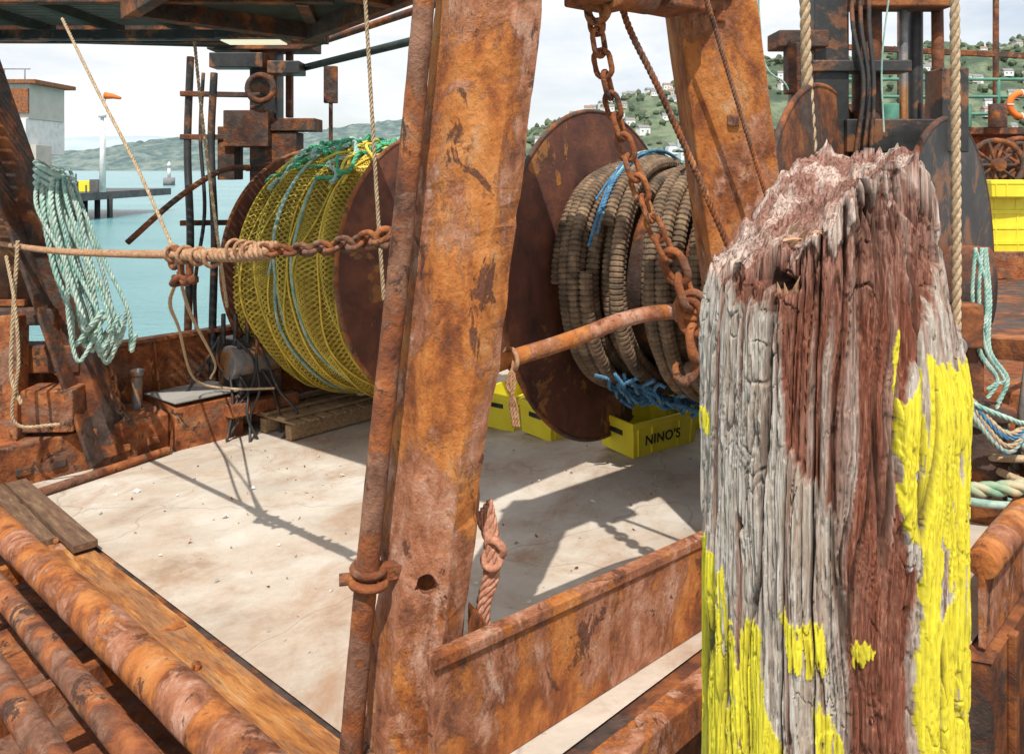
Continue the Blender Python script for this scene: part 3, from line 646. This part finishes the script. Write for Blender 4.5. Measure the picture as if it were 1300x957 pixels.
# ================================================================ far gallows, trawl door, ropes on left
b=B(); beam(b,(-3.02,5.95,-.15),(-4.15,5.95,3.1),.22,.26,0,up=(0,1,0)); beam(b,(-3.02,5.80,-.15),(-4.15,5.80,3.1),.03,.30,0,up=(0,1,0))
beam(b,(-5.2,5.7,.62),(-3.2,5.9,.60),.2,.2,0); beam(b,(-5.2,5.6,.27),(-3.15,5.75,.27),.24,.30,1); beam(b,(-5.2,5.5,.95),(-3.35,5.8,.92),.1,.12,0)
beam(b,(-3.55,5.6,.05),(-3.6,5.7,.95),.14,.14,1,up=(0,1,0)); cyl(b,(-3.0,6.3,-.1),(-3.0,6.3,.35),.04,12,2); cyl(b,(-3.0,6.3,.35),(-3.0,6.3,.40),.055,12,2)
b.finish('far_gallows',[rust_dk,rust_md,steel],.012)
b=B(); secs=[]
for k in np.linspace(-1,1,26):
    z=1.25+k*.52; rr=.75*math.sqrt(max(.02,1-k*k*.92)); bow=.14*(1-k*k); cx=-4.06; cy=.85
    secs.append(np.array([(cx-rr,cy+5.35-bow,z),(cx-rr*.3,cy+5.30-bow*1.3,z),(cx+rr*.3,cy+5.33-bow*1.3,z),(cx+rr*.55,cy+5.4-bow,z),(cx+rr*.55,cy+5.45-bow,z),(cx-rr,cy+5.42-bow,z)]))
loft(b,secs,0,False)
for z in (.98,1.25,1.5): beam(b,(-5,5.98,z),(-3.72,6.03,z),.05,.05,1)
b.finish('trawl_door',[M('tarred_wood',[(.3,(.04,.022,.013)),(.5,(.14,.06,.03)),(.7,(.34,.15,.05))],4,bump=.6),rust_md],.006)
b=B()
for k in range(19):
    o=V(random.uniform(-.10,.10),random.uniform(-.15,.1),0); x0=-3.34+random.uniform(-.08,.08)
    e=random.uniform(.62,.95)
    rope(b,[V(x0,5.75,2.0)+o*.4,V(x0+.14+random.uniform(-.04,.04),5.6,1.75)+o,V(x0+.30+random.uniform(-.05,.05),5.55,1.35)+o,V(x0+.42+random.uniform(-.04,.04),5.55,1.0)+o*1.3,V(x0+.46,5.55,e)+o*1.4,V(x0+.53,5.55,e+.12)+o],random.choice([.014,.019]),0 if k%3 else 1)
for k in range(4): torus(b,(-3.34,5.75,1.98-.05*k),(.6,.2,1),.14,.02,0,20,6)
b.finish('rope_bundle',[rope_pale,rope_teal],0)
ropeobj('tan_deck_rope',[([(-3.45,5.5,1.5),(-3.42,5.4,1.0),(-3.4,5.35,.6),(-3.3,5.3,.42)],.014),([(-3.5,5.45,1.4),(-3.38,5.35,1.1),(-3.32,5.3,.7),(-3.35,5.3,.3),(-3.1,5.4,.25)],.012)],rope_tan)
b=B(); chain(b,[(-3.0,5.75,.75),(-2.9,5.7,.5),(-2.85,5.7,.3),(-2.8,5.8,.12)],.075,.05,.009); b.finish('deck_chain',[rust_dk],0)

# ================================================================ right-hand masts
b=B()
beam(b,(1.93,4.85,.0),(1.93,4.85,3.6),.21,.2,0,up=(0,1,0))
cyl(b,(2.23,4.95,.0),(2.23,4.95,3.6),.088,20,1); cyl(b,(2.56,5.0,.0),(2.56,5.0,3.6),.045,14,0); cyl(b,(2.45,4.9,.0),(2.43,4.9,3.6),.026,10,2)
cyl(b,(2.55,4.7,1.9),(2.72,5.05,3.6),.035,12,1); cyl(b,(1.72,4.8,1.0),(1.72,4.8,2.75),.04,12,2)
box(b,(1.74,4.8,2.78),(.3,.22,.10),None,1); box(b,(1.68,4.72,2.6),(.08,.1,.3),None,1); box(b,(2.1,4.8,2.62),(.6,.16,.07),None,0)
box(b,(2.35,4.85,3.02),(.65,.2,.07),None,1); box(b,(2.3,4.82,2.2),(.6,.24,.2),None,0); box(b,(2.62,4.75,2.35),(.16,.2,.5),None,0)
for k in range(3): sweep(b,cat([(2.05+.05*k,4.72,3.5),(2.03+.05*k,4.7,2.9),(2.08+.03*k,4.66,2.5),(2.02+.05*k,4.66,2.0)],8),.014,8,0)
b.finish('hydraulic_mast',[black_st,rust_dk,steel],.008)
b=B(); wx=nrm(V(.72,-.69,0)); wc=V(2.62,4.72,1.30)
cyl(b,wc-wx*.015,wc+wx*.015,1.0,80,0,False); torus(b,wc,wx,1.0,.02,1,80,8); cyl(b,wc-wx*.9,wc+wx*.2,.25,30,1); cyl(b,wc-wx*.95,wc-wx*.92,1.0,80,0,False)
b.finish('trawl_winch_drum',[black_st,rust_dk],0)
ropeobj('thick_hanging_rope',[([(1.63,4.4,3.2),(1.645,4.4,2.6),(1.68,4.4,2.0),(1.70,4.4,1.2)],.030)],rope_tan)
ropeobj('thick_hanging_rope',[([(2.19,3.9,3.2),(2.195,3.9,2.4),(2.2,3.9,1.7),(2.2,3.9,1.14)],.024)],rope_tan)
ropeobj('thin_hanging_rope',[([(1.40,4.5,3.1),(1.44,4.5,2.62),(1.55,4.5,2.50),(1.58,4.5,2.45)],.006),([(2.08,4.3,3.1),(2.02,4.3,2.6),(2.03,4.3,2.2)],.005)],rope_teal)
b=B()
box(b,(2.28,3.95,1.22),(.12,.1,.22),None,1); torus(b,(2.2,3.9,1.12),(0,1,0),.04,.014,0); box(b,(2.33,4.0,.95),(.09,.09,.7),None,1)
b.finish('rope_block',[steel,rust_dk],.01)
b=B()
for k in range(5):
    x=2.38+random.uniform(-.03,.04); rope(b,[(x,4.0,1.6),(x+random.uniform(-.04,.06),3.98,1.35),(x-.01,3.95,1.1),(x+.08,3.95,.95),(x+.03,3.95,.85+random.uniform(-.1,.1))],.010,0)
for k in range(8):
    rope(b,[(2.2+random.uniform(-.05,.05),3.8,.9),(2.35,3.75,.72+random.uniform(-.1,.1)),(2.5,3.8,.78),(2.75,3.9,.95+random.uniform(-.15,.1))],.013,1 if k%3==0 else 2 if k%3==1 else 0)
b.finish('teal_rope_tangle',[rope_teal,rope_blue,rope_tan],0)
ropeobj('bulwark_hawser',[([(1.7,3.2,.70),(1.95,3.28,.665),(2.15,3.3,.67),(2.4,3.4,.66),(2.9,3.8,.62)],.034)],rope_mix)
b=B(); cyl(b,(2.52,3.95,.5),(2.62,3.95,1.25),.02,12,0); cyl(b,(2.62,3.95,1.25),(3.4,4.6,1.25),.02,12,0)
b.finish('guard_rail',[steel],0)
b=B(); box(b,(2.9,4.6,.45),(.9,.5,.7),SA,0); box(b,(2.75,4.2,.3),(.5,.3,.35),SA,1); cyl(b,(2.4,4.0,.2),(2.4,4.0,.75),.10,20,1); cyl(b,(2.4,4.0,.75),(2.4,4.0,.8),.14,20,1)
for k in range(14):
    p=V(2.6+random.uniform(-.35,.4),4.0+random.uniform(-.1,.3),random.uniform(.25,.7)); torus(b,p,(random.random(),random.random(),1),.13,.022,2+(k%2),18,6)
b.finish('deck_bollard_gear',[rust_md,rust_dk,rope_tan,rope_teal],.01)

# ================================================================ neighbouring vessel
b=B()
hp=[(4.6,8.6),(16,8.6),(19,11),(16,14),(4.6,14)]; n=5
b.add(np.array([(x,y,.80) for x,y in hp]+[(x,y,-2.) for x,y in hp]),[[0,1,2,3,4]]+[[i,n+i,n+(i+1)%n,(i+1)%n] for i in range(n)],0)
beam(b,(4.6,8.62,.95),(16,8.62,.95),.06,.3,0); beam(b,(4.62,8.6,.95),(4.62,14,.95),.06,.3,0)
box(b,(9.5,14.6,1.7),(9.5,.4,1.8),None,0); box(b,(9.5,14.3,2.66),(9.6,1.6,.12),None,1)
for x in np.arange(5.4,13,.75): cyl(b,(x,13.6,2.7),(x,13.6,3.55),.03,8,2)
for z in (2.95,3.25,3.55): cyl(b,(4.8,13.6,z),(13.5,13.6,z),.028,8,2)
for x,h in ((5.9,5.2),(6.9,6.4),(7.9,4.6),(8.6,5.6)): cyl(b,(x,14,2.6),(x,14,h),.05,10,3)
beam(b,(5.2,14,4.2),(9.4,14,4.0),.08,.10,3); 
for k in range(5): cyl(b,(5.8+.6*k,13.3,2.7),(5.8+.6*k,13.3,3.1),.14,12,k%2+1)
for x,y,R in ((5.9,9.6,.3),(6.45,10.0,.34),(5.6,10.6,.4),(6.9,10.5,.32)):
    torus(b,(x,y,2.05),(.2,1,0),R,.035,3,28,8)
    for k in range(5):
        a=k*math.pi/5; cyl(b,(x-R*math.cos(a),y,2.05-R*math.sin(a)),(x+R*math.cos(a),y,2.05+R*math.sin(a)),.022,6,3)
    cyl(b,(x,y-.1,2.05),(x,y+.4,2.05),.08,12,3); cyl(b,(x,y+.3,.8),(x,y+.3,2.1),.06,10,3)
box(b,(6.4,10.9,1.5),(2.4,.8,1.2),None,1); box(b,(5.2,10.4,1.2),(.6,.6,.8),None,4)
b.finish('moored_fishing_vessel',[rust_md,rust_dk,green_p,rust_dk,conc],.01)
b=B(); torus(b,(8.7,13.45,3.1),(0,1,0),.20,.055,0,28,10); 
for k in range(4): a=k*math.pi/2; torus(b,V(8.7+.2*math.cos(a),13.45,3.1+.2*math.sin(a)),(-math.sin(a),0,math.cos(a)),.057,.01,1,14,6)
b.finish('life_ring',[orange_p,white_p],0)
for i in range(5):
    for j in range(2):
        crate((5.72+.66*j+random.uniform(-.02,.02),9.25+.02*i,.81+i*.175),random.uniform(-.03,.03),None,H=.19)
crate((5.75,9.15,.81+5*.175),.05,None,H=.19)

# ================================================================ deck debris
b=B()
for k in range(230):
    l=random.uniform(.15,3.2); t=random.uniform(.1,4.2); s=random.uniform(.004,.012)*(1.7 if k%9==0 else 1); p=S(l,t,s*.4)
    v=p+np.array([(random.uniform(-1,1)*s*1.5,random.uniform(-1,1)*s*1.5,random.uniform(-.4,.9)*s) for _ in range(4)]+[(0,0,s)])
    b.add(v,[[0,1,4],[1,2,4],[2,3,4],[3,0,4],[0,2,1],[0,3,2]],k%3)
b.finish('deck_debris',[M('shell_chip',[(.3,(.5,.48,.44)),(.6,(.65,.62,.58))],20,bump=0),rust_md,conc],0)
b=B(); q=[S(-8,-1.65),S(14,-1.65),S(14,-9),S(-8,-9)]; q=[p*V(1,1,0) for p in q]
b.add(np.array([p+V(0,0,.4) for p in q]+[p+V(0,0,-2) for p in q]),[[3,2,1,0],[0,1,5,4],[1,2,6,5],[2,3,7,6],[3,0,4,7]],0); b.finish('wharf',[conc],0)

# ================================================================ weathered post
R0=.188; C=V(.479,1.191); rt=V(.928,-.373); fr=V(-.373,-.928)
an=np.concatenate([np.linspace(-1.95,1.95,600),np.linspace(1.95,2*np.pi-1.95,70)[1:-1]])
nA=len(an)
def Htop(p,q):
    Hb=np.interp(p,[-1,-.85,-.65,-.42,-.2,0,.3,.55,.68,.8,1],[1.85,1.875,1.91,1.955,1.985,2.0,2.008,2.026,2.0,1.95,1.92])
    sl=np.interp(p,[-1,-.6,-.2,.3,1],[.02,.055,.075,.02,.0])
    n=fbm(p*10+4,q*4+2,0.,3); st=np.floor(n*8)/8
    j=.050*(st-.5)+.010*(vn(p*40,q*26)-.5)+.026*np.maximum(0,vn(p*15+7,q*5)-.60)
    hollow=-.03*np.exp(-((p+.05)**2+(q+.15)**2)/.10)
    return Hb-sl*(q+.35)+j+hollow
def pip(s,z,poly):
    r=np.zeros(s.shape,bool); n=len(poly)
    for i in range(n):
        x1,y1=poly[i]; x2,y2=poly[(i+1)%n]
        c=((y1>z)!=(y2>z)); xx=(x2-x1)*(z-y1)/((y2-y1) if y2!=y1 else 1e-9)+x1
        r^=c&(s<xx)
    return r
rim=Htop(np.sin(an),np.cos(an))
zb=np.array([-2.2,-1,0,.7,1.0]); NR=560
kk=np.linspace(0,1,NR)
Z=np.concatenate([np.repeat(zb[:,None],nA,1),1.12+(rim[None]-1.12)*kk[:,None]],0)
AN=np.repeat(an[None],len(Z),0); s=np.sin(AN); front=np.cos(AN)>-.2
cx_,sx_=np.cos(AN),np.sin(AN)
wa=AN+.18*(fbm(sx_*2+5,cx_*2,Z*2.4,3)-.5)+.07*(fbm(sx_*5+5,cx_*5,Z*7,3)-.5)+.04*np.sin(Z*6)
ca,sa=np.cos(wa),np.sin(wa)
def gn(fr_,fz,seed): return vn(ca*fr_+seed,sa*fr_+seed*1.7,Z*fz+seed)
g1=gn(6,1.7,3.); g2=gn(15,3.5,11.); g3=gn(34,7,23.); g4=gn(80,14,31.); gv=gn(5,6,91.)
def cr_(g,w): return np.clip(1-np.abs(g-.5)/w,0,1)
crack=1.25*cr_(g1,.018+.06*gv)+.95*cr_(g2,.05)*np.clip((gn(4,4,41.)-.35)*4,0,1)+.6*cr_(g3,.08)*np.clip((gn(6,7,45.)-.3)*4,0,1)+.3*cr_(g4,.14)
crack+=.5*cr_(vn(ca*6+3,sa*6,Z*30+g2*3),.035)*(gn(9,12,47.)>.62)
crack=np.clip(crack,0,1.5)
zs=Z+.045*(gn(24,2.5,51.)-.5)+.025*(gn(60,8,57.)-.5); ss=s+.12*(fbm(ca*7,sa*7,Z*12,4)-.5)+.03*(gn(50,26,61.)-.5)
brown=pip(ss,zs,[(-.354,1.806),(-.337,1.723),(-.286,1.641),(-.183,1.594),(-.02,1.559),(.057,1.508),(.09,1.449),(.13,1.0),(.56,1.0),(.59,1.465),(.446,1.575),(.434,1.695),(.5,1.745),(.73,1.812),(.9,1.86),(.86,1.99),(.4,1.965),(.05,1.91),(-.3,1.885),(-.95,1.862),(-.95,1.838),(-.58,1.82)])&front
brown|=(AN>1.2)&(zs>1.76)&front
yp=[[(.47,1.705),(.67,1.752),(1.2,1.72),(1.2,1.0),(.62,1.0),(.56,1.365),(.60,1.49),(.43,1.575),(.446,1.655)],
 [(-1.2,1.42),(-.85,1.44),(-.72,1.40),(-.69,1.30),(-.72,1.0),(-1.2,1.0)],[(-.70,1.35),(-.47,1.385),(-.42,1.28),(-.30,1.22),(-.3,1.0),(-.72,1.0)],
 [(-.33,1.415),(-.2,1.40),(-.04,1.40),(.0,1.346),(-.12,1.33),(-.24,1.35)],[(.17,1.387),(.32,1.385),(.25,1.355),(.17,1.36)],[(.43,1.80),(.48,1.79),(.47,1.71),(.43,1.72)],[(-1.1,1.64),(-.93,1.63),(-.95,1.60),(-1.1,1.6)],[(-.1,1.3),(.1,1.28),(.08,1.0),(-.1,1.0)]]
yel_=np.zeros(s.shape,bool)
zy=Z+.025*(gn(24,2.5,151.)-.5)+.018*(gn(60,9,157.)-.5); sy=s+.10*(fbm(ca*7,sa*7,Z*14+5,4)-.5)+.02*(gn(50,26,161.)-.5)
for p in yp: yel_|=pip(sy,zy,p)
yel_&=front; hole=pip(ss,zs,[(.72,1.53),(.78,1.52),(.80,1.43),(.72,1.42)])|pip(ss,zs,[(.55,1.62),(.59,1.63),(.60,1.58),(.56,1.57)])
yel_&=~hole
edge=np.clip((.62-s)*3,0,1)
yel_&=~((gn(26,9,71.)<.10+.12*edge)|((g2<.24+.06*edge)&(gn(9,7,73.)<.38))|((gn(60,36,75.)<.15)&(gn(6,8,77.)<.5))|((crack>.95)&(gn(6,8,79.)<.45)))
yel_|=(front&(np.abs(s)>1)); 
rad=R0*(1+.02*np.sin(AN*2+1)+.03*(fbm(ca*1.5+3,sa*1.5,Z*3,3)-.5))
wR=np.clip((Z-1.68)/.2,0,1); wL=np.clip((Z-1.76)/.1,0,1)
rad=rad*(1-.19*wR*np.clip(sx_,0,1)**1.2-.07*wL*np.clip(-sx_,0,1))
rad=rad*(1-.10*np.clip((Z-1.86)/.14,0,1)*np.clip(cx_,0,1))
bf=brown.astype(float)
for _ in range(2): bf=(bf+np.roll(bf,1,0)+np.roll(bf,-1,0)+np.roll(bf,1,1)+np.roll(bf,-1,1))/5
def soft(a,n):
    for _ in range(n): a=(a*2+np.roll(a,1,0)+np.roll(a,-1,0)+np.roll(a,1,1)+np.roll(a,-1,1))/6
    return a
chunk=soft(np.floor(gn(12,5,83.)*5)/5,2); chunk2=soft(np.floor(gn(26,14,183.)*4)/4,1)
plate=soft(np.floor(gn(9,2.2,87.)*5)/5,1)
disp=-.0115*crack*(1-.30*yel_)-.0025*(g4-.5)-.012*bf+.012*(g1-.5)+.013*(plate-.5)*(1-bf)-.020*bf*(chunk-.5)-.007*bf*(chunk2-.5)-.004*bf*(g3-.5)+.0014*yel_
up=np.clip((Z-1.80)/.15,0,1); disp+=up*.030*(soft(np.floor(gn(9,6,85.)*5)/5,1)-.5)-up*.014*crack
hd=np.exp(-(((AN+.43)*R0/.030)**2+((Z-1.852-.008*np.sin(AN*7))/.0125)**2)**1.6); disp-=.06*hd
rad=rad+disp
X=C[0]+rad*(sx_*rt[0]+cx_*fr[0]); Y=C[1]+rad*(sx_*rt[1]+cx_*fr[1])
side=np.stack([X,Y,Z],-1)
streak=np.clip((gn(18,2.2,95.)-.58)*4,0,.7)*(gn(3,2.5,97.)>.35)
bcol=np.clip(bf*(1.0-.65*np.clip((gn(18,3,93.)-.62)*6,0,1))+(1-bf)*streak,0,1)
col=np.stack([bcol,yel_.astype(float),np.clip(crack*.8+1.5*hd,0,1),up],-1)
NC=80; capv=[];capc=[]
for i in range(1,NC+1):
    k=1-i/NC; k=max(k,.002); rr=rad[-1]*k; p=rr/R0*np.sin(an); q=rr/R0*np.cos(an)
    zc=Htop(p,q)
    capv.append(np.stack([C[0]+rr*(np.sin(an)*rt[0]+np.cos(an)*fr[0]),C[1]+rr*(np.sin(an)*rt[1]+np.cos(an)*fr[1]),zc],-1))
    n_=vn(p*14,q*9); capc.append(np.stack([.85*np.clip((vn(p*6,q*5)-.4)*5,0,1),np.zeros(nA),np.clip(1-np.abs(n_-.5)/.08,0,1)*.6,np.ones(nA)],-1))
allv=np.concatenate([side,np.array(capv)],0); allc=np.concatenate([col,np.array(capc)],0); nT=len(allv)
i=np.arange(nT-1)[:,None]; j=np.arange(nA)[None]; j2=(j+1)%nA
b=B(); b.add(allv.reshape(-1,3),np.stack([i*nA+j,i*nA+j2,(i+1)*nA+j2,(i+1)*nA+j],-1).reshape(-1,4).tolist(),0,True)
pm=D2.materials.new('weathered_post_wood'); pm.use_nodes=True; nt=pm.node_tree; bs=nt.nodes['Principled BSDF']
at=nt.nodes.new('ShaderNodeAttribute'); at.attribute_name='zones'; sp=nt.nodes.new('ShaderNodeSeparateColor'); nt.links.new(at.outputs['Color'],sp.inputs[0])
v1=coords(nt,(110,110,9)); v2=coords(nt,(1,1,.35)); v3=coords(nt,(150,150,30)); v4=coords(nt,(24,24,2.4))
n1=noise(nt,v1,2.0,10,.72,.3); n2=noise(nt,v2,9,8,.7); n3=noise(nt,v3,2,8,.75,.3); n4=noise(nt,v4,1.6,10,.75,.4)
g=ramp(nt,[(.30,(.11,.075,.055)),(.41,(.33,.27,.22)),(.52,(.55,.49,.43)),(.68,(.74,.69,.63))],n1)
g=mix(nt,ramp(nt,[(.48,(0,0,0)),(.62,(.8,.8,.8))],n4),g,(.37,.26,.185))
g=mix(nt,ramp(nt,[(.5,(0,0,0)),(.72,(.5,.5,.5))],n2),g,(.55,.46,.37))
br=ramp(nt,[(.30,(.045,.013,.009)),(.43,(.15,.044,.025)),(.55,(.28,.095,.055)),(.70,(.50,.28,.19))],n1)
br=mix(nt,ramp(nt,[(.47,(0,0,0)),(.62,(.6,.6,.6))],n4),br,(.38,.20,.14))
br=mix(nt,ramp(nt,[(.45,(0,0,0)),(.65,(.4,.4,.4))],n2),br,(.20,.065,.04))
ye=ramp(nt,[(.30,(.50,.40,.05)),(.40,(.80,.67,.035)),(.75,(.88,.79,.09))],n3)
tp=mix(nt,ramp(nt,[(.40,(0,0,0)),(.54,(1,1,1))],n1),(.24,.12,.09),(.62,.49,.42))
tb=mix(nt,ramp(nt,[(.40,(0,0,0)),(.60,(1,1,1))],n1),(.14,.05,.035),(.42,.24,.185))
c=mix(nt,at.outputs['Alpha'],g,tp); br=mix(nt,at.outputs['Alpha'],br,tb)
bm=nt.nodes.new('ShaderNodeMath'); bm.operation='MULTIPLY'; bm.inputs[1].default_value=1.15; bm.use_clamp=True; nt.links.new(sp.outputs[0],bm.inputs[0])
c=mix(nt,bm.outputs[0],c,br); c=mix(nt,sp.outputs[1],c,ye)
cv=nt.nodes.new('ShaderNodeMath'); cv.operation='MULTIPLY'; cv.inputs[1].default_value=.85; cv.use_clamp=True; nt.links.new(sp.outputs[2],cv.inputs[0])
c=mix(nt,cv.outputs[0],c,(.07,.038,.027))  # darkens cracks and hole in the colour: painted recess shade with crevice dirt
nt.links.new(c,bs.inputs['Base Color']); bs.inputs['Roughness'].default_value=.9; bs.inputs['Specular IOR Level'].default_value=.2
bp=nt.nodes.new('ShaderNodeBump'); bp.inputs['Strength'].default_value=.9; bp.inputs['Distance'].default_value=.004
nt.links.new(n1,bp.inputs['Height']); bp2=nt.nodes.new('ShaderNodeBump'); bp2.inputs['Strength'].default_value=.5; bp2.inputs['Distance'].default_value=.002
nt.links.new(n3,bp2.inputs['Height']); nt.links.new(bp.outputs[0],bp2.inputs['Normal']); nt.links.new(bp2.outputs[0],bs.inputs['Normal'])
npost=b.n
spl=M('fresh_splinter',[(.3,(.30,.13,.06)),(.6,(.58,.34,.19))],30,stretch=(3,3,1),bump=.2)
def PS(a,z,r): return V(C[0]+r*(math.sin(a)*rt[0]+math.cos(a)*fr[0]),C[1]+r*(math.sin(a)*rt[1]+math.cos(a)*fr[1]),z)
for k in range(12):
    up_=k%2; a=-.28+random.uniform(-.12,.16); z=(1.905 if up_ else 1.825)+random.uniform(-.018,.012); l=random.uniform(.015,.04)
    ang=random.uniform(-.5,.9) if up_ else random.uniform(1.1,1.9); r=.158 if up_ else .170
    p=PS(a,z,r-.010); q=PS(a+math.cos(ang)*l/R0,z+math.sin(ang)*l,r+.003)
    sweep(b,np.array([p,(p+q)/2+V(0,0,.001),q]),[.004,.0035,.0004],4,1,False,False)
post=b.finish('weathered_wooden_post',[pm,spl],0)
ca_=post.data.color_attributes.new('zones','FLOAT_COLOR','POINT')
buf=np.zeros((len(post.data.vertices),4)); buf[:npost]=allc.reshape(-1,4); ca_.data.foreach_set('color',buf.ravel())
print('VERTS',sum(len(o.data.vertices) for o in D2.objects if o.type=='MESH'))
